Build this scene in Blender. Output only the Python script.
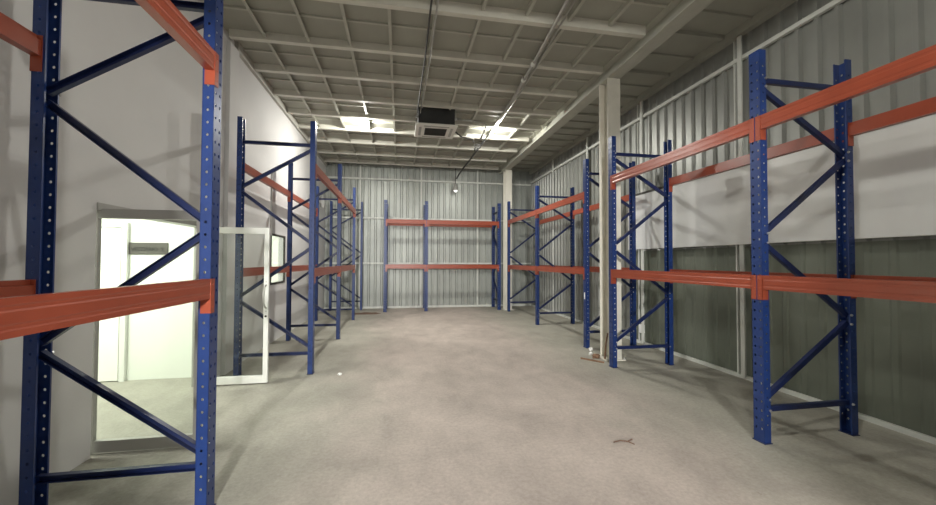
import bpy, bmesh, math, random
from mathutils import Vector, Matrix
random.seed(7)
PI = math.pi
C = bpy.context.scene.collection
for o in list(bpy.data.objects):
    bpy.data.objects.remove(o)

# ------------------------------------------------------------------ camera
F_PX, YAW, PITCH, ROLL, CAM_H = 380.28, .1764, .0226, .0032, 1.5
def cam_dir(u, w):
    c, s = math.cos(ROLL), math.sin(ROLL)
    u, w2 = c*u + s*w, -s*u + c*w
    return u, w2
def to_world(x, y, z):                       # x right, y forward, z up in the camera's frame
    cp, sp = math.cos(PITCH), math.sin(PITCH)
    y2, z2 = cp*y - sp*z, sp*y + cp*z
    c, s = math.cos(YAW), math.sin(YAW)
    return Vector((c*x + s*y2, -s*x + c*y2, z2))
cr, sr = math.cos(ROLL), math.sin(ROLL)
right = to_world(cr, 0, sr)
up = to_world(-sr, 0, cr)
back = -to_world(0, 1, 0)
cam_data = bpy.data.cameras.new('camera')
cam_data.sensor_width = 36
cam_data.lens = F_PX*36/936
cam_data.clip_start = .05
cam = bpy.data.objects.new('camera', cam_data)
C.objects.link(cam)
M3 = Matrix((right, up, back)).transposed()
cam.matrix_world = Matrix.Translation((0, 0, CAM_H)) @ M3.to_4x4()
sc = bpy.context.scene
sc.camera = cam

# ------------------------------------------------------------------ world, light, exposure
world = bpy.data.worlds.new('daylight')
sc.world = world
world.use_nodes = True
wb = world.node_tree.nodes['Background']
wb.inputs[0].default_value = (.93, .96, 1.0, 1)
wb.inputs[1].default_value = .25
sc.view_settings.view_transform = 'Standard'
sc.view_settings.look = 'None'
sc.view_settings.gamma = 1
sc.view_settings.use_curve_mapping = False
sc.view_settings.exposure = 0.08
LAMP_W = 85          # every bulb lamp of the hall
FLOOD_W = 560        # guessed flood lamp, added unseen behind the viewer
R_ = math.radians
OFFICE_W = 95        # ceiling light panels of the two rooms behind the left wall

# ------------------------------------------------------------------ measures
XL, XR, YB = -2.30, 4.42, 12.40           # left, right, back wall
Y0 = -2.6                                 # where the hall opens to daylight behind the camera
DECK = 4.56
BEAM_Z = 4.45

# ------------------------------------------------------------------ materials
def mat(name, col, rough=.6, metal=0., spec=.5, var=.06, scale=6., bump=0., bscale=60.):
    m = bpy.data.materials.new(name); m.use_nodes = True
    n, l = m.node_tree.nodes, m.node_tree.links
    b = n['Principled BSDF']
    b.inputs['Roughness'].default_value = rough
    b.inputs['Metallic'].default_value = metal
    b.inputs['Specular IOR Level'].default_value = spec
    tc = n.new('ShaderNodeTexCoord')
    ns = n.new('ShaderNodeTexNoise'); ns.inputs['Scale'].default_value = scale
    ns.inputs['Detail'].default_value = 5
    l.new(tc.outputs['Object'], ns.inputs['Vector'])
    r = n.new('ShaderNodeValToRGB')
    r.color_ramp.elements[0].position = .3; r.color_ramp.elements[1].position = .7
    r.color_ramp.elements[0].color = tuple(max(0, c*(1-var)) for c in col) + (1,)
    r.color_ramp.elements[1].color = tuple(min(1, c*(1+var)) for c in col) + (1,)
    l.new(ns.outputs['Fac'], r.inputs['Fac'])
    l.new(r.outputs['Color'], b.inputs['Base Color'])
    if bump:
        n2 = n.new('ShaderNodeTexNoise'); n2.inputs['Scale'].default_value = bscale
        n2.inputs['Detail'].default_value = 4
        l.new(tc.outputs['Object'], n2.inputs['Vector'])
        bp = n.new('ShaderNodeBump'); bp.inputs['Strength'].default_value = bump
        bp.inputs['Distance'].default_value = .01
        l.new(n2.outputs['Fac'], bp.inputs['Height'])
        l.new(bp.outputs['Normal'], b.inputs['Normal'])
    return m

def floor_material():
    m = bpy.data.materials.new('worn_concrete'); m.use_nodes = True
    n, l = m.node_tree.nodes, m.node_tree.links
    b = n['Principled BSDF']
    tc = n.new('ShaderNodeTexCoord')
    def noise(scale, detail=6, rough=.6, dist=0., sx=1, sy=1):
        mp = n.new('ShaderNodeMapping'); mp.inputs['Scale'].default_value = (sx, sy, 1)
        l.new(tc.outputs['Object'], mp.inputs['Vector'])
        t = n.new('ShaderNodeTexNoise'); t.inputs['Scale'].default_value = scale
        t.inputs['Detail'].default_value = detail; t.inputs['Roughness'].default_value = rough
        t.inputs['Distortion'].default_value = dist
        l.new(mp.outputs['Vector'], t.inputs['Vector'])
        return t.outputs['Fac']
    def ramp(fac, p0, c0, p1, c1):
        r = n.new('ShaderNodeValToRGB')
        r.color_ramp.elements[0].position = p0; r.color_ramp.elements[1].position = p1
        r.color_ramp.elements[0].color = c0 + (1,); r.color_ramp.elements[1].color = c1 + (1,)
        l.new(fac, r.inputs['Fac']); return r.outputs['Color']
    def mix(kind, fac, a, c):
        x = n.new('ShaderNodeMix'); x.data_type = 'RGBA'; x.blend_type = kind
        if isinstance(fac, float): x.inputs[0].default_value = fac
        else: l.new(fac, x.inputs[0])
        l.new(a, x.inputs[6])
        if isinstance(c, tuple): x.inputs[7].default_value = c + (1,)
        else: l.new(c, x.inputs[7])
        return x.outputs[2]
    side = ramp(noise(.55, 4, .55, .6), .32, FLOOR_A, .68, FLOOR_B)
    lane = ramp(noise(.8, 4, .55, .6), .32, LANE_A, .68, LANE_B)
    # paler, pinker lane down the middle of the hall, its edges broken up by noise
    sx = n.new('ShaderNodeSeparateXYZ'); l.new(tc.outputs['Object'], sx.inputs[0])
    def mth(op, a, c=None):
        q = n.new('ShaderNodeMath'); q.operation = op
        for i, v in enumerate((a, c)):
            if v is None: continue
            if isinstance(v, (int, float)): q.inputs[i].default_value = v
            else: l.new(v, q.inputs[i])
        return q.outputs[0]
    dist = mth('ABSOLUTE', mth('SUBTRACT', sx.outputs[0], .95))
    dist = mth('ADD', dist, mth('MULTIPLY', noise(.9, 6, .65, .5), 1.6))
    lf = ramp(dist, .0, (1, 1, 1), 1.0, (0, 0, 0))
    rr = lf.node; rr.color_ramp.interpolation = 'EASE'
    dist2 = mth('DIVIDE', mth('SUBTRACT', dist, 1.5), 1.5); l.new(dist2, rr.inputs['Fac'])
    base = mix('MIX', lf, side, lane)
    mott = ramp(noise(2.6, 8, .65, .4, 1, .6), .3, (.80, .80, .80), .72, (1.1, 1.1, 1.1))
    c = mix('MULTIPLY', 1.0, base, mott)
    fine = ramp(noise(34, 6, .7), .25, (.80, .80, .79), .75, (1.15, 1.15, 1.15))
    c = mix('MULTIPLY', 1.0, c, fine)
    streak = ramp(noise(1.6, 7, .7, 1.2, .35, 1.8), .60, (0, 0, 0), .72, (1, 1, 1))
    c = mix('MIX', mix('MULTIPLY', 1.0, streak, (.3, .3, .3)), c, (.42, .38, .33))
    spots = ramp(noise(3.1, 9, .75, .2), .66, (0, 0, 0), .71, (1, 1, 1))
    c = mix('MIX', mix('MULTIPLY', 1.0, spots, (.55, .55, .55)), c, (.16, .13, .11))
    l.new(c, b.inputs['Base Color'])
    b.inputs['Roughness'].default_value = .62
    b.inputs['Specular IOR Level'].default_value = .35
    bp = n.new('ShaderNodeBump'); bp.inputs['Strength'].default_value = .25; bp.inputs['Distance'].default_value = .01
    l.new(noise(9, 8, .7), bp.inputs['Height']); l.new(bp.outputs['Normal'], b.inputs['Normal'])
    return m

def glass_material(name, tint):
    m = bpy.data.materials.new(name); m.use_nodes = True
    n, l = m.node_tree.nodes, m.node_tree.links
    n.clear()
    out = n.new('ShaderNodeOutputMaterial')
    tr = n.new('ShaderNodeBsdfTransparent'); tr.inputs[0].default_value = tint + (1,)
    gl = n.new('ShaderNodeBsdfGlossy'); gl.inputs['Roughness'].default_value = .03
    fr = n.new('ShaderNodeFresnel'); fr.inputs[0].default_value = 1.5
    mx = n.new('ShaderNodeMixShader')
    ge = n.new('ShaderNodeNewGeometry'); m1 = n.new('ShaderNodeMath'); m1.operation = 'SUBTRACT'; m1.inputs[0].default_value = 1
    l.new(ge.outputs['Backfacing'], m1.inputs[1]); m2 = n.new('ShaderNodeMath'); m2.operation = 'MULTIPLY'
    l.new(m1.outputs[0], m2.inputs[0]); l.new(fr.outputs[0], m2.inputs[1]); l.new(m2.outputs[0], mx.inputs[0]); l.new(tr.outputs[0], mx.inputs[1]); l.new(gl.outputs[0], mx.inputs[2])
    l.new(mx.outputs[0], out.inputs[0])
    return m

def emit(name, col, s):
    m = bpy.data.materials.new(name); m.use_nodes = True
    b = m.node_tree.nodes['Principled BSDF']
    b.inputs['Base Color'].default_value = col + (1,)
    b.inputs['Emission Color'].default_value = col + (1,)
    b.inputs['Emission Strength'].default_value = s
    return m

FLOOR_A, FLOOR_B = (.315, .305, .26), (.425, .41, .355)
LANE_A, LANE_B = (.43, .375, .34), (.56, .49, .445)
M = {
 'floor': floor_material(),
 'plaster': mat('white_plaster', (.66, .655, .65), .75, var=.04, scale=1.2, bump=.12, bscale=25),
 'plaster_trim': mat('cream_trim', (.46, .45, .41), .6, var=.05),
 'ribbed': mat('galvanised_cladding', (.36, .38, .355), .42, .3, var=.10, scale=1.6),
 'ribbed_shaded': mat('shaded_side_cladding', (.30, .31, .29), .42, .3, var=.10, scale=1.6),  # same cladding, darkened for the lamp angle on the right wall
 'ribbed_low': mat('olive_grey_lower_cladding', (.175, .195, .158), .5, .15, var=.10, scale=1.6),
 'deck': mat('ceiling_deck_paint', (.335, .335, .285), .7, var=.06, scale=2),
 'beam_cream': mat('cream_beam_paint', (.62, .61, .54), .5, var=.05),
 'joist': mat('joist_paint', (.44, .44, .38), .6, var=.05),
 'girt': mat('pale_girt_paint', (.66, .68, .64), .45, var=.05),
 'blue': mat('blue_rack_paint', (.011, .034, .145), .36, var=.12, scale=9),
 'blue_shaded': mat('shaded_blue_brace_paint', (.008, .017, .075), .36, var=.12, scale=9),  # same blue paint, darkened for the shade on the braces
 'orange': mat('orange_rack_paint', (.29, .058, .028), .30, var=.08, scale=5),
 'bolt': mat('zinc_bolt', (.55, .55, .55), .3, .9),
 'column': mat('cream_column_paint', (.70, .68, .60), .5, var=.06),
 'sheet': mat('white_panel_sheet', (.74, .75, .74), .35, var=.03, scale=2),
 'dark': mat('dark_trim', (.05, .048, .04), .6),
 'alu': mat('white_aluminium', (.78, .79, .76), .35, .1, var=.02),
 'alu_grey': mat('grey_aluminium', (.40, .395, .37), .4, .2, var=.03),
 'glass': glass_material('door_glass', (.93, .95, .93)),
 'office': mat('office_paint', (.80, .83, .77), .8, var=.01),
 'office_door': mat('office_door_paint', (.86, .87, .82), .5, var=.01),
 'sign': mat('taupe_sign_plate', (.075, .07, .06), .5, var=.08, scale=14),
 'ink': mat('sign_lettering', (.008, .007, .006), .6),
 'black': mat('black_insulation', (.02, .021, .022), .6, var=.3, scale=5),
 'ac': mat('grey_white_plastic', (.78, .78, .73), .5, var=.03),
 'grille': mat('grille_black', (.03, .03, .027), .5),
 'pipe': mat('galvanised_pipe', (.42, .42, .39), .35, .6, var=.08),
 'pipe_dark': mat('dark_conduit', (.05, .05, .048), .5),
 'bulb': emit('lit_bulb', (1, .985, .92), 60.),
 'lamp_white': mat('lamp_housing', (.8, .8, .78), .4),
 'scrap': mat('white_scrap', (.85, .85, .83), .7),
 'wood': mat('dirty_brown_scrap', (.22, .13, .08), .8, var=.3, scale=20),
 'dust': mat('reddish_dust', (.17, .105, .075), .95, var=.25, scale=12),
 'tag': mat('white_tag', (.85, .86, .86), .5),
}

# ------------------------------------------------------------------ helpers
def add_box(bm, x0, x1, y0, y1, z0, z1):
    vs = [bm.verts.new((x, y, z)) for z in (z0, z1) for x, y in ((x0, y0), (x1, y0), (x1, y1), (x0, y1))]
    for f in ((3, 2, 1, 0), (4, 5, 6, 7), (0, 1, 5, 4), (1, 2, 6, 5), (2, 3, 7, 6), (3, 0, 4, 7)):
        bm.faces.new([vs[i] for i in f])

def add_bar(bm, a, b, w, h, side=(0, 1, 0)):
    """box bar from a to b, w along the side vector, h across it"""
    a, b, s = Vector(a), Vector(b), Vector(side).normalized()
    d = (b-a).normalized(); t = d.cross(s).normalized()
    vs = []
    for p in (a, b):
        for i, j in ((-1, -1), (1, -1), (1, 1), (-1, 1)):
            vs.append(bm.verts.new(p + s*(i*w/2) + t*(j*h/2)))
    for f in ((3, 2, 1, 0), (4, 5, 6, 7), (0, 1, 5, 4), (1, 2, 6, 5), (2, 3, 7, 6), (3, 0, 4, 7)):
        bm.faces.new([vs[i] for i in f])

def add_tube(bm, pts, r, n=8):
    pts = [Vector(p) for p in pts]; rings = []
    for i, p in enumerate(pts):
        d = (pts[min(i+1, len(pts)-1)] - pts[max(i-1, 0)]).normalized()
        ref = Vector((0, 0, 1)) if abs(d.z) < .9 else Vector((1, 0, 0))
        u = d.cross(ref).normalized(); v = d.cross(u)
        rings.append([bm.verts.new(p + (u*math.cos(2*PI*k/n) + v*math.sin(2*PI*k/n))*r) for k in range(n)])
    for A, B in zip(rings, rings[1:]):
        for k in range(n):
            bm.faces.new((A[k], A[(k+1) % n], B[(k+1) % n], B[k]))
    bm.faces.new(rings[0][::-1]); bm.faces.new(rings[-1])

def add_lathe(bm, prof, c=(0, 0, 0), n=20):
    rings = []
    for r, z in prof:
        rings.append([bm.verts.new((c[0]+max(r, 1e-4)*math.cos(2*PI*k/n), c[1]+max(r, 1e-4)*math.sin(2*PI*k/n), c[2]+z)) for k in range(n)])
    for A, B in zip(rings, rings[1:]):
        for k in range(n):
            bm.faces.new((A[k], A[(k+1) % n], B[(k+1) % n], B[k]))
    bm.faces.new(rings[0][::-1]); bm.faces.new(rings[-1])

def add_prism(bm, poly, axis, a, b):
    """extrude a closed 2D polygon along an axis from a to b"""
    def P(p, t):
        return {'x': (t, p[0], p[1]), 'y': (p[0], t, p[1]), 'z': (p[0], p[1], t)}[axis]
    A = [bm.verts.new(P(p, a)) for p in poly]; B = [bm.verts.new(P(p, b)) for p in poly]
    n = len(poly)
    for i in range(n):
        bm.faces.new((A[i], A[(i+1) % n], B[(i+1) % n], B[i]))
    bm.faces.new(A[::-1]); bm.faces.new(B)

def mesh(name, bm, m, bevel=0., smooth=False):
    bmesh.ops.recalc_face_normals(bm, faces=bm.faces)
    me = bpy.data.meshes.new(name); bm.to_mesh(me); bm.free()
    me.materials.append(m)
    if smooth:
        for p in me.polygons: p.use_smooth = True
    return me

def obj(name, bm, m, parent=None, loc=(0, 0, 0), bevel=0., smooth=False):
    me = mesh(name, bm, m, smooth=smooth) if isinstance(bm, bmesh.types.BMesh) else bm
    o = bpy.data.objects.new(name, me); C.objects.link(o)
    o.location = loc
    if parent: o.parent = parent
    if bevel:
        md = o.modifiers.new('edge', 'BEVEL'); md.width = bevel; md.segments = 2; md.limit_method = 'ANGLE'
    return o

def boxes(*bs):
    bm = bmesh.new()
    for b in bs: add_box(bm, *b)
    return bm

def thing(name, label, cat, loc=(0, 0, 0), rotz=0, group=None):
    o = bpy.data.objects.new(name, None); C.objects.link(o)
    o.empty_display_size = .1
    o.location = loc; o.rotation_euler = (0, 0, rotz)
    return tag(o, label, cat, group)
def tag(o, label, cat, group=None):
    o['label'] = label; o['category'] = cat
    if group: o['group'] = group
    return o
def struct(name, bm, m, parent=None, **k):
    o = obj(name, bm, m, parent, **k)
    if parent is None: o['kind'] = 'structure'
    return o

# ------------------------------------------------------------------ floor
OX = -4.6                                  # far side of the rooms behind the left wall
struct('floor', boxes((OX, XR+.1, Y0-3, YB+.1, -.12, 0)), M['floor'])

# ------------------------------------------------------------------ left wall with doorway and window
T = .12
DY0, DY1, DZ = 3.37, 5.08, 1.93            # doorway
WY0, WY1, WZ0, WZ1 = 7.36, 8.22, 1.06, 1.99
bm = boxes((XL-T, XL, Y0, DY0, 0, DECK), (XL-T, XL, DY0, DY1, DZ, DECK), (XL-T, XL, DY1, WY0, 0, DECK),
           (XL-T, XL, WY0, WY1, 0, WZ0), (XL-T, XL, WY0, WY1, WZ1, DECK), (XL-T, XL, WY1, YB+.1, 0, DECK))
wl = struct('wall_left', bm, M['plaster'])
obj('cornice', boxes((XL, XL+.05, 5.75, YB-.02, 4.43, DECK)), M['plaster_trim'], wl)
obj('pilaster', boxes((XL, XL+.05, 5.50, 5.78, 0, 4.43)), M['plaster'], wl)
obj('conduit', boxes((XL, XL+.025, 7.33, 7.355, 1.95, 3.1)), M['alu_grey'], wl)

# corridor and office behind it
struct('wall_corridor', boxes((OX, XL-T, 5.45, 5.55, 0, 2.7)), M['office'])
struct('wall_office_outer', boxes((OX-.1, OX, 1.9, 9.6, 0, 2.7)), M['office'])
struct('wall_corridor_end', boxes((OX, XL-T, 1.9, 2.0, 0, 2.7)), M['office'])
struct('wall_office_end', boxes((OX, XL-T, 9.5, 9.6, 0, 2.7)), M['office'])
struct('ceiling_office', boxes((OX-.1, XL-T, 1.9, 9.6, 2.7, 2.78)), M['office'])
# flush white door in the corridor wall, at the left of the sign
d3 = struct('door_3', boxes((-4.20, -3.42, 5.405, 5.447, .01, 1.90)), M['office_door'], bevel=.004)
obj('door_frame', boxes((-4.27, -4.21, 5.40, 5.449, 0, 1.97), (-3.41, -3.35, 5.40, 5.449, 0, 1.97), (-4.21, -3.41, 5.40, 5.449, 1.91, 1.97)), M['alu'], d3)
hb = bmesh.new(); add_tube(hb, [(-3.50, 5.405, 1.0), (-3.50, 5.36, 1.0), (-3.60, 5.36, 1.0)], .01)
obj('door_handle', hb, M['bolt'], d3)
for nm, y in (('corridor', 3.9), ('office', 7.6)):
    t = thing('ceiling_light', 'lit ceiling panel in the white room %s' % ('behind the glass doors' if nm == 'corridor' else 'behind the small wall window'), 'light', (-3.8, y, 2.69))
    obj('diffuser', boxes((-.3, .3, -.6, .6, -.012, .01)), emit('office_diffuser_'+nm, (1, 1, .93), 3.), t)
    ld = bpy.data.lights.new('office_light', 'AREA'); ld.shape = 'RECTANGLE'; ld.size = .6; ld.size_y = 1.2
    ld.energy = OFFICE_W; ld.color = (1, 1, .92)
    lo = bpy.data.objects.new('office_light', ld); C.objects.link(lo); lo.location = (0, 0, -.03); lo.parent = t

# sign plate on the corridor wall
sg = thing('room_sign', 'taupe name plate with blurred dark lettering on the white wall beyond the doorway', 'sign', (-3.14, 5.448, 1.645))
obj('plate', boxes((-.225, .225, -.012, 0, -.075, .075)), M['sign'], sg, bevel=.002)
for nm, body, x in (('lettering', 'VESTI\u00c1RIO', -.035), ('numeral', '2', .165)):
    fc = bpy.data.curves.new(nm, 'FONT'); fc.body = body; fc.size = .062; fc.extrude = .0012; fc.offset = .0012
    fc.align_x = 'CENTER'; fc.align_y = 'CENTER'
    fo = bpy.data.objects.new(nm, fc); C.objects.link(fo)
    dg = bpy.context.evaluated_depsgraph_get()
    me = bpy.data.meshes.new_from_object(fo.evaluated_get(dg)); bpy.data.objects.remove(fo)
    me.materials.clear(); me.materials.append(M['ink'])
    lt = obj(nm, me, None, sg, (x, -.0135, -.01)); lt.rotation_euler = (PI/2, 0, 0)

# glazed aluminium door leaves, both standing open into the hall
def leaf(name, y, width, m, with_handle, off):
    st = .055
    fr = boxes((0, st, -.02, .02, .015, DZ-.03), (width-st, width, -.02, .02, .015, DZ-.03),
               (st, width-st, -.02, .02, .015, .105), (st, width-st, -.02, .02, DZ-.105, DZ-.03))
    d = struct(name, fr, m, bevel=.003); d.location = (XL+off, y, 0)
    obj('glass_pane', boxes((st-.004, width-st+.004, -.003, .003, .10, DZ-.10)), M['glass'], d)
    if with_handle:
        h = bmesh.new()
        x = width-.028
        add_tube(h, [(x, -.02, 1.20), (x, -.05, 1.19), (x-.012, -.062, 1.14), (x-.016, -.064, 1.06), (x-.012, -.062, .98), (x, -.05, .93), (x, -.02, .92)], .009)
        obj('door_handle', h, M['alu_grey'], d, smooth=True)
        k = bmesh.new(); add_tube(k, [(x, -.018, .82), (x, -.028, .82)], .013, 12); obj('lock', k, M['black'], d)
        for z in (1.24, .88):
            k = bmesh.new(); add_tube(k, [(x, -.018, z), (x, -.024, z)], .008, 10); obj('screw', k, M['bolt'], d)
    return d
leaf('door_1', 3.43, .80, M['alu_grey'], False, -.07)  # grey instead of white aluminium, for the leaf's shaded side
leaf('door_2', 5.03, .69, M['alu'], True, .03)
struct('trim_1', boxes((XL-T-.005, XL+.012, DY1-.04, DY1+.001, 0, DZ),
                       (XL-T-.005, XL+.012, DY0, DY1, DZ-.04, DZ+.012)), M['alu_grey'])
# window
w1 = struct('window_1', boxes((XL-.02, XL+.012, WY0, WY0+.035, WZ0, WZ1), (XL-.02, XL+.012, WY1-.035, WY1, WZ0, WZ1),
                              (XL-.02, XL+.012, WY0+.035, WY1-.035, WZ0, WZ0+.035), (XL-.02, XL+.012, WY0+.035, WY1-.035, WZ1-.035, WZ1)), M['dark'])
obj('window_pane', boxes((XL-.008, XL-.003, WY0+.034, WY1-.034, WZ0+.034, WZ1-.034)), M['glass'], w1)

# round wall fan at the far end of the left wall
t = thing('wall_fan', 'small round pale fan high on the far left wall', 'fan', (XL+.002, 11.5, 3.20))
fb = bmesh.new()
def ring(bm, R, r, x):
    n, k = 28, 6; rr = []
    for i in range(n):
        a = 2*PI*i/n
        rr.append([bm.verts.new((x + r*math.sin(2*PI*j/k), (R+r*math.cos(2*PI*j/k))*math.cos(a), (R+r*math.cos(2*PI*j/k))*math.sin(a))) for j in range(k)])
    for i in range(n):
        for j in range(k):
            bm.faces.new((rr[i][j], rr[(i+1) % n][j], rr[(i+1) % n][(j+1) % k], rr[i][(j+1) % k]))
for R in (.19, .14, .09): ring(fb, R, .008, .09)
for i in range(12):
    a = 2*PI*i/12; add_bar(fb, (.09, .04*math.cos(a), .04*math.sin(a)), (.09, .19*math.cos(a), .19*math.sin(a)), .006, .006, (1, 0, 0))
ring(fb, .19, .008, .02)
obj('guard', fb, M['lamp_white'], t)
fb = bmesh.new(); add_tube(fb, [(0, 0, 0), (.085, 0, 0)], .045, 16); obj('motor', fb, M['lamp_white'], t)
fb = bmesh.new()
for i in range(4):
    a = 2*PI*i/4+.4
    add_bar(fb, (.055, .03*math.cos(a), .03*math.sin(a)), (.065, .16*math.cos(a), .16*math.sin(a)), .07, .008, (.35, -math.sin(a), math.cos(a)))
obj('blade', fb, M['lamp_white'], t)

# ------------------------------------------------------------------ ribbed metal walls
def ribbed_profile(a, b, off, pitch=.2, depth=.028, sgn=1):
    pts = []; x = a
    while x < b - 1e-6:
        for dx, d in ((0, 0), (.085, 0), (.105, depth), (.145, depth), (.165, 0)):
            if x+dx < b: pts.append((x+dx, off + sgn*d))
        x += pitch
    pts.append((b, off)); return pts
def ribbed(bm, along, a, b, plane, sgn, z0, z1, th=.1, dep=.034):
    """sheet with ribs standing out towards the hall by sgn"""
    front = ribbed_profile(a, b, plane, sgn=sgn, depth=dep)
    poly = front + [(b, plane - sgn*th), (a, plane - sgn*th)]
    n = len(poly)
    P = (lambda p, z: (p[0], p[1], z)) if along == 'x' else (lambda p, z: (p[1], p[0], z))
    A = [bm.verts.new(P(p, z0)) for p in poly]; B = [bm.verts.new(P(p, z1)) for p in poly]
    for i in range(n):
        bm.faces.new((A[i], A[(i+1) % n], B[(i+1) % n], B[i]))
bm = bmesh.new(); ribbed(bm, 'x', XL, XR+.1, YB, -1, 0, DECK)
wb_ = struct('wall_back', bm, M['ribbed'])
bm = bmesh.new(); ribbed(bm, 'y', Y0, YB, XR, -1, 1.70, DECK)
wr = struct('wall_right', bm, M['ribbed_shaded'])
bm = bmesh.new(); ribbed(bm, 'y', 6.6, YB, XR, -1, 0, 1.70)
obj('far_lower_cladding', bm, M['ribbed_shaded'], wr)
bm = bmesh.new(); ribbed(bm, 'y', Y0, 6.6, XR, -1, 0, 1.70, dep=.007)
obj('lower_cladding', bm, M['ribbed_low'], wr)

# wall framing: girts, posts and the pale angle along the floor
g = .045
obj('girt', boxes((XL, XR-.05, YB-.03-g, YB-.03, 4.07, 4.12)), M['girt'], wb_)
obj('girt', boxes((XL, XR-.05, YB-.03-g, YB-.03, 2.83, 2.88)), M['girt'], wb_)
obj('girt', boxes((XL, XR-.05, YB-.03-g, YB-.03, 1.40, 1.45)), M['girt'], wb_)
for x in (-1.25, .66, 2.51):
    obj('post', boxes((x-.022, x+.022, YB-.031-g-.012, YB-.031-g, .05, DECK-.05)), M['girt'], wb_)
obj('floor_angle', boxes((XL, XR-.05, YB-.06, YB-.03, 0, .06)), M['girt'], wb_)
obj('girt', boxes((XR-.03-g, XR-.03, Y0, YB-.08, 4.13, 4.18)), M['girt'], wr)
for y in (4.20, 6.25, 8.30, 10.35):
    obj('post', boxes((XR-.031-g-.02, XR-.031-g, y-.03, y+.03, .03, DECK-.12)), M['girt'], wr)
for y in (4.30, 6.40):
    obj('post', boxes((XR-.06, XR-.031, y, y+.02, .03, DECK-.12)), M['girt'], wr)
obj('floor_angle', boxes((XR-.07, XR-.03, Y0, YB-.08, 0, .045)), M['girt'], wr)
obj('eaves_angle', boxes((XR-.12, XR-.03, Y0, YB-.08, 4.45, DECK)), M['deck'], wr)

# white sheet boxing on the right wall
t = thing('wall_panel', 'long white sheet boxing on the right wall behind the nearest racks', 'panel', (XR-.13, 0, 0))
obj('face_sheet', boxes((0, .055, Y0+.2, 6.62, 1.725, 2.715)), M['sheet'], t, bevel=.003)
obj('top_angle', boxes((-.012, .06, Y0+.2, 6.62, 2.7155, 2.75)), M['dark'], t)

# unseen wall added behind the viewer; pier, jamb and lintel bound the flood's light
struct('wall_front_added', boxes((1.03, XR, -1.35, -1.20, 0, DECK), (XL, 1.03, -1.35, -1.20, 2.40, DECK), (XL, -.74, -1.35, -1.20, 0, 2.40)), M['plaster'])
t = thing('added_flood', 'added flood lamp on a tripod, unseen behind the viewer', 'lamp', (-.30, -3.75, 0))  # guessed source of the light from behind, added out of view
b = bmesh.new()
for k in range(3):
    a = 2*PI*k/3+.5; add_tube(b, [(0, 0, .7), (.45*math.cos(a), .45*math.sin(a), .012)], .012)
add_tube(b, [(0, 0, .65), (0, 0, 1.95)], .016); obj('tripod', b, M['pipe_dark'], t)
obj('head', boxes((-.17, .17, -.06, 0, 1.95, 2.25)), M['dark'], t)
obj('lens', boxes((-.15, .15, .001, .006, 1.97, 2.23)), emit('flood_lens', (1, .98, .93), 30.), t)
ld = bpy.data.lights.new('flood', 'AREA'); ld.shape = 'RECTANGLE'; ld.size = .3; ld.size_y = .26; ld.energy = FLOOD_W; ld.color = (1, .975, .94)
lo = bpy.data.objects.new('flood', ld); C.objects.link(lo); lo.location = (0, .02, 2.1); lo.rotation_euler = (R_(84), 0, 0); lo.parent = t

# ------------------------------------------------------------------ ceiling
ce = struct('ceiling', boxes((XL-T, XR+.1, Y0, YB+.1, DECK, DECK+.1)), M['deck'])
BY = [.9, 1.8, 2.7, 3.55, 4.42, 5.47, 6.35, 7.25, 8.10, 8.95, 9.90, 10.95, 11.9]
def channel_poly(w, h, t, z):                 # C section in y, z, open towards +y
    return [(-w/2, z), (w/2, z), (w/2, z+t), (-w/2+t, z+t), (-w/2+t, z+h-t), (w/2, z+h-t), (w/2, z+h), (-w/2, z+h)]
MBX0, MBX1 = 3.12, 3.33
def cross(x0, x1, z):
    bm = bmesh.new(); add_prism(bm, channel_poly(.075, DECK-z, .007, z), 'x', x0, x1)
    return mesh('cross_beam', bm, M['beam_cream'])
main_full, main_deep = cross(XL+.051, MBX0-.01, BEAM_Z+.01), cross(XL+.051, MBX0-.01, BEAM_Z-.02)
aisle_side = cross(MBX1+.01, XR-.13, BEAM_Z+.06)
aisle_side.materials[0] = M['deck']
for y in BY:
    obj('cross_beam', main_deep if abs(y-4.42) < .01 else main_full, None, ce, (0, y, 0))
    obj('side_beam', aisle_side, None, ce, (0, y, 0))
bm = bmesh.new(); w, h, tt, z = MBX1-MBX0, DECK-4.33, .014, 4.33
xc = (MBX0+MBX1)/2
add_prism(bm, [(MBX0, z), (MBX1, z), (MBX1, z+tt), (xc+.006, z+tt), (xc+.006, DECK-tt), (MBX1, DECK-tt), (MBX1, DECK), (MBX0, DECK), (MBX0, DECK-tt), (xc-.006, DECK-tt), (xc-.006, z+tt), (MBX0, z+tt)], 'y', Y0, 11.9)
obj('main_beam', bm, M['joist'], ce)  # joist paint darkens the beam for its unlit underside
jm = {}
for a, b in zip(BY[3:], BY[4:]):
    L = round(b-a-.09, 3)
    bm = bmesh.new(); add_prism(bm, [(-.02, DECK-.07), (.02, DECK-.07), (.02, DECK-.064), (-.014, DECK-.064), (-.014, DECK), (-.02, DECK)], 'y', 0, L)
    jm = mesh('joist', bm, M['joist'])
    for x in (-1.80, -1.25, -.70, -.15, .40, .95, 1.50, 2.05, 2.60):
        obj('joist', jm, None, ce, (x, a+.045, 0))
    obj('deck_seam', boxes((XL+.06, MBX0-.02, (a+b)/2-.015, (a+b)/2+.015, DECK-.025, DECK)), M['joist'], ce)
    obj('deck_seam', boxes((MBX1, XR-.13, (a+b)/2-.015, (a+b)/2+.015, DECK-.03, DECK)), M['deck'], ce)

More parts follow.
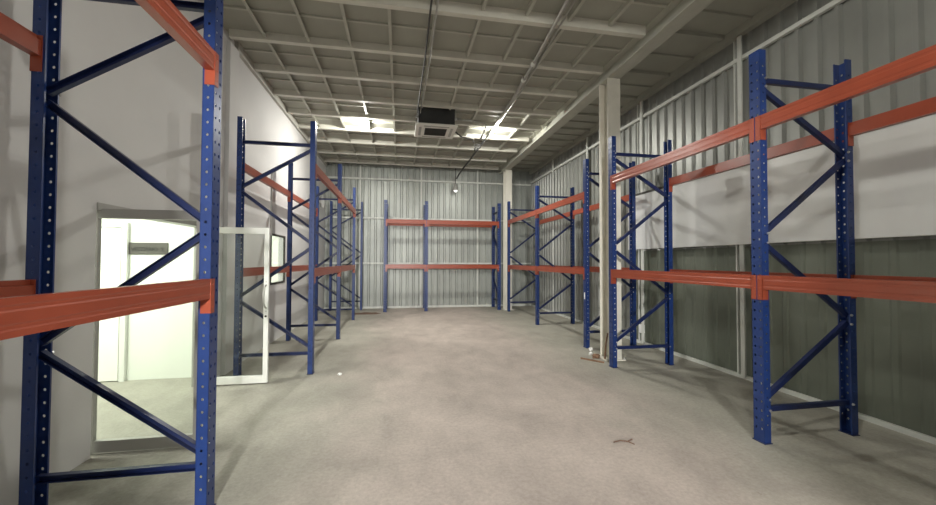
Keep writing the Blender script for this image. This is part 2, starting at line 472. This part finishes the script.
# ------------------------------------------------------------------ steel columns
def column(x, y, label, top, stain):
    t = thing('steel_column', label, 'column', (x, y, 0))
    bm = bmesh.new(); w, d, k, q = .21, .26, .014, .005
    add_prism(bm, [(-w/2, 0), (w/2, 0), (w/2, k), (q, k), (q, d-k), (w/2, d-k), (w/2, d), (-w/2, d), (-w/2, d-k), (-q, d-k), (-q, k), (-w/2, k)], 'z', .016, top)
    obj('shaft', bm, M['column'], t)
    obj('base_plate', boxes((-w/2-.05, w/2+.05, -.04, d+.04, 0, .016)), M['column'], t)
    for sx in (-1, 1):
        for yy in (-.02, d+.02):
            b = bmesh.new(); add_lathe(b, [(.014, .014), (.014, .03), (.008, .031), (.008, .05)], (sx*(w/2+.028), yy, 0), 8)
            obj('anchor_bolt', b, M['bolt'], t)
    return t
column(3.225, 5.32, 'tall cream steel column behind the end of the nearest right rack', 4.33, True)
column(3.285, 11.30, 'cream steel column by the back wall beside the rack end', 4.33, False)

# ------------------------------------------------------------------ pallet racks
RACK_H, PITCH_Z = 3.31, .075
def sheet(bm, o, u, n, w, h, t, cols, r, z_first):
    """punched steel strip: origin o, width vector u, normal n, vertical z; holes in every listed column"""
    o, u, n = Vector(o), Vector(u), Vector(n); Z = Vector((0, 0, 1))
    P = lambda a, z, k: o + u*a + Z*z - n*(t*k)
    half = .0105
    edges = [0]
    for c in cols: edges += [c-half, c+half]
    edges.append(w)
    nz = int((h - z_first)/PITCH_Z)
    z0, z1 = z_first - PITCH_Z/2, z_first - PITCH_Z/2 + nz*PITCH_Z
    def quad(a0, a1, zA, zB, k):
        f = [bm.verts.new(P(a0, zA, k)), bm.verts.new(P(a1, zA, k)), bm.verts.new(P(a1, zB, k)), bm.verts.new(P(a0, zB, k))]
        bm.faces.new(f if k == 0 else f[::-1])
    for i in range(0, len(edges)-1):
        solid = i % 2 == 0
        for k in (0, 1):
            if solid: quad(edges[i], edges[i+1], 0, h, k)
            else:
                quad(edges[i], edges[i+1], 0, z0, k); quad(edges[i], edges[i+1], z1, h, k)
    angs = [-3*PI/4 + PI/4*j for j in range(8)]
    for c in cols:
        for q in range(nz):
            zc = z_first + q*PITCH_Z
            loops = []
            for k in (0, 1):
                oc = []; rc = []
                for a in angs:
                    ca, sa = math.cos(a), math.sin(a)
                    oc.append(bm.verts.new(P(c + r*ca, zc + r*1.15*sa, k)))
                    sx = 0 if abs(ca) < .1 else math.copysign(1, ca); sz = 0 if abs(sa) < .1 else math.copysign(1, sa)
                    rc.append(bm.verts.new(P(c + half*sx, zc + PITCH_Z/2*sz, k)))
                for j in range(8):
                    f = [rc[j], rc[(j+1) % 8], oc[(j+1) % 8], oc[j]]
                    bm.faces.new(f if k == 0 else f[::-1])
                loops.append(oc)
            for j in range(8):
                bm.faces.new([loops[0][(j+1) % 8], loops[0][j], loops[1][j], loops[1][(j+1) % 8]][::-1])
    for a, zA, b, zB in ((0, 0, w, 0), (w, 0, w, h), (w, h, 0, h), (0, h, 0, 0)):
        bm.faces.new([bm.verts.new(P(a, zA, 0)), bm.verts.new(P(a, zA, 1)), bm.verts.new(P(b, zB, 1)), bm.verts.new(P(b, zB, 0))])

UW, UD, UT = .098, .064, .0025
def upright_mesh(RACK_H):
    bm = bmesh.new()
    # web at x=0 facing -x, flanges run to +x, lips fold in
    sheet(bm, (0, UW/2, 0), (0, -1, 0), (-1, 0, 0), UW, RACK_H, UT, (.024, UW-.024), .0092, .11)
    sheet(bm, (0, -UW/2, 0), (1, 0, 0), (0, -1, 0), UD, RACK_H, UT, (UD*.52,), .0075, .1475)
    sheet(bm, (UD, UW/2, 0), (-1, 0, 0), (0, 1, 0), UD, RACK_H, UT, (UD*.48,), .0075, .1475)
    add_box(bm, UD-UT, UD, -UW/2, -UW/2+.011, 0, RACK_H); add_box(bm, UD-UT, UD, UW/2-.011, UW/2, 0, RACK_H)
    me = bpy.data.meshes.new('upright'); bm.to_mesh(me); bm.free(); me.materials.append(M['blue']); return me
UP = {h: upright_mesh(h) for h in (3.29, 3.36)}
FOOT = mesh('foot_plate', boxes((-.008, UD+.006, -UW/2-.008, UW/2+.008, 0, .006)), M['blue_shaded'])
def bolt_mesh():
    bm = bmesh.new(); add_lathe(bm, [(.011, 0), (.011, .008), (.006, .0085), (.006, .014)], (0, 0, 0), 6)
    return mesh('bolt', bm, M['bolt'])
BOLT = bolt_mesh()
CONN = {}
def connector(side):
    """angle connector on the upright: plate on the aisle face, leg on the side face"""
    if side not in CONN:
        s = side
        def yb(a, b): return (min(s*a, s*b), max(s*a, s*b))
        bm = bmesh.new()
        add_box(bm, -.0045, -.0005, *yb(.006, UW/2+.004), -.205, 0)
        add_box(bm, -.0045, .052, *yb(UW/2+.0005, UW/2+.0045), -.205, 0)
        for z in (-.035, -.11, -.17):
            add_lathe_x(bm, (-.0045, s*.024, z), .007, -.003)
        CONN[side] = mesh('beam_connector', bm, M['orange'])
    return CONN[side]
def add_lathe_x(bm, c, r, d, n=8):
    A = [bm.verts.new((c[0], c[1]+r*math.cos(2*PI*k/n), c[2]+r*math.sin(2*PI*k/n))) for k in range(n)]
    B = [bm.verts.new((c[0]+d, c[1]+.7*r*math.cos(2*PI*k/n), c[2]+.7*r*math.sin(2*PI*k/n))) for k in range(n)]
    for k in range(n): bm.faces.new((A[k], A[(k+1) % n], B[(k+1) % n], B[k]))
    bm.faces.new(B)
BH = .118
def beam_mesh(L):
    # step beam, outer face on -x, shallow grooves rolled into the outer face
    z = 0
    poly = [(0, z-BH), (.05, z-BH), (.05, z-.030), (.030, z-.030), (.030, z), (0, z),
            (0, z-.020), (.002, z-.026), (.002, z-.036), (0, z-.042), (0, z-BH+.042), (.002, z-BH+.036), (.002, z-BH+.026), (0, z-BH+.020)]
    bm = bmesh.new(); add_prism(bm, poly, 'y', -L/2, L/2)
    return mesh('beam', bm, M['orange'])

LV = (1.39, 2.73)
def place(child_mesh, name, parent, loc, rz=0):
    o = obj(name, child_mesh, None, parent, loc); o.rotation_euler = (0, 0, rz); return o

def frame(root, y, depth, h=3.29):
    """one braced frame of a rack run: two uprights, two struts, four diagonals; front web at x=0"""
    for x, rz in ((0, 0), (depth, PI)):
        u = place(UP[h], 'upright', root, (x, y, .006), rz)
        place(FOOT, 'foot_plate', u, (0, 0, -.006))
    a, b = .045, depth-.045
    def brace(z0, z1, nm):
        bm = bmesh.new()
        d = Vector((b-a, 0, z1-z0)).normalized()
        p0, p1 = Vector((a, y, z0)), Vector((b, y, z1))
        s = Vector((0, 1, 0)); tt = d.cross(s)
        # open channel: web plus two flanges
        add_bar(bm, p0-s*.016, p1-s*.016, .003, .042, (0, 1, 0))
        for k in (-1, 1):
            add_bar(bm, p0+tt*(k*.0195), p1+tt*(k*.0195), .032, .003, (0, 1, 0))
        o = obj(nm, bm, M['blue_shaded'], root)
        for px, z in ((a+.012, z0 + (z1-z0)*.015), (b-.012, z1 - (z1-z0)*.015)):
            bo = place(BOLT, 'bolt', o, (px, y-UW/2-.0005, z)); bo.rotation_euler = (PI/2, 0, 0)
        return o
    brace(.27, .27, 'strut'); brace(3.05, 3.05, 'strut')
    brace(.35, .97, 'diagonal_brace'); brace(1.67, 1.03, 'diagonal_brace')
    brace(1.73, 2.40, 'diagonal_brace'); brace(2.99, 2.46, 'diagonal_brace')

def bay(root, y0, y1, depth, levels=LV):
    L = y1-y0-UW-.01
    me = beam_mesh(L); yc = (y0+y1)/2
    for lv in levels:
        for x, rz in ((0, 0), (depth, PI)):
            o = place(me, 'beam', root, (x-.002 if rz == 0 else x+.002, yc, lv), rz)
            # the connectors, in the beam's own frame
            sgn = 1 if rz == 0 else -1
            place(connector(1), 'beam_connector', o, (.002, -L/2-.005-UW/2, 0))
            place(connector(-1), 'beam_connector', o, (.002, L/2+.005+UW/2, 0))

def rack(label, x, depth_sign, ys, bays, rotz=None, depth=.96, loc=None, h=3.29, levels=LV):
    """x: the aisle face. depth_sign +1 runs towards +x, -1 towards -x"""
    if rotz is None: rotz = 0 if depth_sign > 0 else PI
    t = thing('pallet_rack', label, 'rack', loc or (x, ys[0], 0), rotz)
    rel = [(y-ys[0])*(1 if depth_sign > 0 else -1) for y in ys]
    for y in rel: frame(t, y, depth, h)
    for i in bays:
        a, b = sorted((rel[i], rel[i+1])); bay(t, a, b, depth, levels)
    return t

rack('nearest blue and orange rack on the right, in front of the white wall panel', 2.965, 1, [5.00, 2.735, .47], [0, 1])
rk = rack('blue and orange rack on the right beyond the tall cream column', 3.18, 1, [6.20, 8.62, 11.03], [0, 1])
st_ = obj('sticker', boxes((-.0030, -.0008, -.012, .022, -.06, .06)), M['tag'], rk, (0, 0, .90)); st_['label'] = 'white paper tag'
rack('large blue and orange rack cut by the left edge of the picture', -1.11, -1, [2.55, .30], [0], depth=.93, h=3.36, levels=(1.39, 2.76))
rack('blue and red rack along the left wall beyond the open glass door', -1.13, -1, [5.385, 7.66, 10.04], [0, 1], h=3.36, levels=(1.40, 2.81))
rack('lone blue upright frame in the far left corner without beams', -1.13, -1, [12.0], [])
# rack across the back wall: aisle face looks to -y
t = thing('pallet_rack', 'blue and orange rack standing across the ribbed back wall', 'rack', (-.43, 11.42, 0), PI/2)
# in its own frame +x is world +y and +y is world -x
for dx in (0, 1.20, 3.45): frame(t, -dx, .80)
for a, b in ((0, 1.20), (1.20, 3.45)): bay(t, -b, -a, .80)

# ------------------------------------------------------------------ air conditioner and pipes
ac = thing('air_conditioner', 'cassette air conditioner with black top hanging under the ceiling', 'air conditioner', (.69, 7.76, 4.15))
obj('casing', boxes((-.36, .36, -.34, .34, .03, .40)), M['black'], ac, bevel=.01)
obj('panel', boxes((-.41, .41, -.40, .40, 0, .035)), M['ac'], ac, bevel=.008)
gr = obj('intake_grille', boxes((-.22, .22, -.21, .21, -.006, .002)), M['grille'], ac)
obj('slats', boxes(*[(-.21, .21, -.19+i*.045, -.185+i*.045, -.012, -.006) for i in range(9)]), M['pipe_dark'], gr)
for q, (x0, x1, y0, y1) in enumerate(((-.25, .25, -.34, -.29), (-.25, .25, .29, .34), (-.34, -.29, -.25, .25), (.29, .34, -.25, .25))):
    obj('louvre', boxes((x0, x1, y0, y1, -.004, .002)), M['pipe'], ac)
for x, y in ((-.385, -.30), (.385, -.30), (-.385, .30), (.385, .30)):
    b = bmesh.new(); add_tube(b, [(x, y, .18), (x, y, DECK-4.15-.002)], .006, 6)
    add_box(b, x-.025, x+.025, y-.02, y+.02, .16, .20)
    obj('hanger', b, M['bolt'], ac)

def pipe(name, label, cat, pts, r, m, clamps=(), group=None):
    o = thing(name, label, cat, pts[0], 0, group)
    p0 = Vector(pts[0]); bm = bmesh.new(); add_tube(bm, [Vector(p)-p0 for p in pts], r, 8)
    obj('tube', bm, m, o, smooth=True)
    for c in clamps:
        b = bmesh.new(); d = Vector(c)-p0
        add_tube(b, [d+Vector((0, -.035, 0)), d+Vector((0, .035, 0))], r*1.5, 10)
        obj('coupling', b, M['girt'], o)
    return o
pipe('conduit', 'pale steel conduit running under the ceiling beams towards the back', 'conduit',
     [(1.78, .6, 4.395), (1.80, 3.76, 4.395), (1.90, 5.2, 4.395), (1.95, 6.3, 4.395), (1.97, 7.15, 4.395), (1.97, 8.75, 4.395)], .024, M['pipe'],
     [(1.90, 5.25, 4.395), (1.97, 7.4, 4.395), (1.92, 5.75, 4.395)])
pipe('conduit', 'thin dark conduit close beside the pale steel conduit', 'conduit',
     [(1.86, .6, 4.40), (1.88, 3.76, 4.40), (1.97, 5.2, 4.40), (2.02, 6.3, 4.40), (2.03, 8.7, 4.40)], .012, M['pipe'])
pipe('conduit', 'dark conduit drooping from the ceiling to the hanging lamp at the back', 'conduit',
     [(1.97, 8.76, 4.395), (1.94, 9.6, 4.37), (1.90, 10.5, 4.33), (1.85, 11.2, 4.30), (1.80, 11.80, 4.22), (1.76, 11.98, 4.14)], .024, M['pipe_dark'])
pipe('pipe', 'thin left pipe of the pair leading to the air conditioner', 'pipe', [(.31, 1.0, 4.405), (.33, 5.4, 4.405), (.31, 7.30, 4.405), (.31, 7.395, 4.39)], .012, M['pipe_dark'])
pipe('pipe', 'thin right pipe of the pair leading to the air conditioner', 'pipe', [(.39, 1.0, 4.405), (.40, 5.4, 4.405), (.37, 7.25, 4.405), (.37, 7.40, 4.39)], .012, M['pipe'])
pipe('pipe', 'insulated pipe bending from the air conditioner to the ceiling conduit', 'pipe', [(1.06, 7.60, 4.40), (1.62, 7.62, 4.36), (1.76, 7.75, 4.36), (1.80, 8.05, 4.36), (1.84, 8.70, 4.37)], .022, M['pipe'])
pipe('pipe', 'dark drain pipe from the far side of the air conditioner', 'pipe', [(1.12, 8.05, 4.30), (1.35, 8.42, 4.30), (1.62, 8.50, 4.30), (1.70, 8.80, 4.30)], .016, M['pipe_dark'])
bm = bmesh.new()
for i in range(3):
    pts = []
    for k in range(25):
        a = k/24*2*PI
        pts.append((.07*math.cos(a)+.01*i, .05*math.sin(a)*(1 if i != 1 else -1)+.03*i, -.06+.06*math.sin(a+i)-.02*i))
    add_tube(bm, pts, .009, 6)
tag(obj('cable', bm, M['pipe_dark'], None, (1.80, 8.92, 4.33)), 'tangle of dark cable hung where the ceiling conduits meet', 'cable')

# ------------------------------------------------------------------ lamps
def lamp(x, y, label, watts=LAMP_W, down=62, soft=.05):
    t = thing('ceiling_lamp', label, 'lamp', (x, y, DECK))
    b = bmesh.new(); add_lathe(b, [(.05, 0), (.05, -.02), (.022, -.025), (.022, -.05)], n=16); obj('holder', b, M['lamp_white'], t)
    b = bmesh.new(); add_lathe(b, [(.018, -.045), (.026, -.055), (.038, -.07), (.04, -.085), (.03, -.105), (.01, -.115)], n=16)
    obj('bulb', b, M['bulb'], t, smooth=True)
    if down:
        da = bpy.data.lights.new('bulb_downlight', 'AREA'); da.shape = 'DISK'; da.size = .09; da.energy = down; da.color = (1, .975, .90)
        do = bpy.data.objects.new('bulb_downlight', da); C.objects.link(do); do.location = (0, 0, -.17); do.parent = t
    ld = bpy.data.lights.new('bulb_light', 'POINT'); ld.energy = watts; ld.shadow_soft_size = soft; ld.color = (1, .975, .90)
    lo = bpy.data.objects.new('bulb_light', ld); C.objects.link(lo); lo.location = (0, 0, -.155); lo.parent = t
lamp(-.80, 8.36, 'lit bulb on the ceiling left of the air conditioner')
lamp(2.08, 8.34, 'lit bulb on the ceiling right of the air conditioner')
lamp(1.75, 1.45, 'lit bulb on the near ceiling above the viewer', 125, 25, .16)

t = thing('pendant_lamp', 'small hanging lamp with a dark shade before the back wall', 'lamp', (1.735, 12.05, 4.12))
b = boxes((-.012, .012, -.012, .012, 0, DECK-4.12), (-.05, .05, -.05, .05, DECK-4.14, DECK-4.12)); obj('drop_rod', b, M['pipe_dark'], t)
b = bmesh.new(); add_tube(b, [(0, 0, .02), (-.01, 0, -.16)], .012); obj('stem', b, M['pipe_dark'], t)
b = bmesh.new(); add_lathe(b, [(.03, -.14), (.05, -.17), (.09, -.30), (.10, -.36), (.092, -.36), (.08, -.30), (.04, -.19)], n=20); obj('shade', b, M['alu_grey'], t, smooth=True)
b = bmesh.new(); add_lathe(b, [(.02, -.28), (.05, -.32), (.055, -.37), (.03, -.40), (.005, -.41)], n=16); obj('bulb', b, emit('dim_bulb', (1, 1, .95), 2.2), t, smooth=True)

# ------------------------------------------------------------------ small things on the wall and the floor
t = thing('wall_socket', 'small white socket box low on the right wall behind the nearest rack', 'socket', (XR-.065, 6.31, .20))
obj('box', boxes((-.03, .03, -.045, .045, 0, .15)), M['tag'], t, bevel=.006)
b = bmesh.new(); add_tube(b, [(.02, 0, .15), (.02, .01, .6), (.02, 0, 1.6)], .012, 6); obj('cable', b, M['dark'], t)

def crumple(name, loc, sx, sy, sz, m, label, cat, rz=0, seed=1):
    random.seed(seed); bm = bmesh.new(); bmesh.ops.create_icosphere(bm, subdivisions=2, radius=1)
    for v in bm.verts:
        k = random.uniform(.65, 1.1); v.co = Vector((v.co.x*sx*k, v.co.y*sy*k, max(v.co.z*k, -.5)*sz + .5*sz))
    o = obj(name, bm, m, None, loc); o.rotation_euler = (0, 0, rz); return tag(o, label, cat)
crumple('paper_scrap', (-.77, 5.24, 0), .028, .022, .022, M['scrap'], 'tiny white scrap on the floor right of the left rack', 'scrap', seed=3)
crumple('paper_ball', (3.17, 5.98, 0), .04, .035, .04, M['scrap'], 'white crumpled paper on the floor behind the cream column', 'scrap', seed=4)
crumple('rag', (3.02, 5.52, 0), .09, .06, .045, M['wood'], 'brown rag on the floor left of the cream column', 'rag', .5, seed=5)
crumple('plaster_lump', (3.02, 5.70, 0), .035, .03, .035, M['scrap'], 'pale lump of rubble beside the brown rag', 'rubble', seed=6)
b = bmesh.new(); add_tube(b, [(-.09, 0, .006), (-.02, .012, .009), (.03, -.01, .007), (.09, .02, .006)], .005, 6); add_tube(b, [(.03, -.01, .007), (.06, -.06, .005)], .004, 6)
tag(obj('floor_mark', b, M['dust'], None, (1.84, 2.92, 0)), 'small dark mark on the open floor in the aisle', 'floor_mark')  # raised mesh standing in for a dark floor mark
b = bmesh.new(); add_bar(b, (-.15, .17, .012), (.07, -.13, .012), .022, .022, (1, 1, 0))
tag(obj('wood_strip', b, M['wood'], None, (2.90, 5.33, 0)), 'thin brown wooden strip lying before the cream column', 'strip')
b = bmesh.new(); add_tube(b, [(3.055-3.0, .05, .01), (.045, .0, .25), (.06, -.03, .42)], .012, 6)
tag(obj('wood_stick', b, M['wood'], None, (3.03, 5.33, 0)), 'short brown stick leaning against the left side of the cream column', 'stick')
bm = bmesh.new(); random.seed(9)
ctr = bm.verts.new((0, 0, .012)); rim = []
for k in range(22):
    a = 2*PI*k/22; rr = random.uniform(.75, 1.15); rim.append(bm.verts.new((.42*rr*math.cos(a), .26*rr*math.sin(a), .0015)))
for k in range(22): bm.faces.new((ctr, rim[k], rim[(k+1) % 22]))
d = tag(obj('dust_heap', bm, M['dust'], None, (-.95, 11.2, 0)), 'low heap of reddish dust on the floor near the back left corner', 'dust')
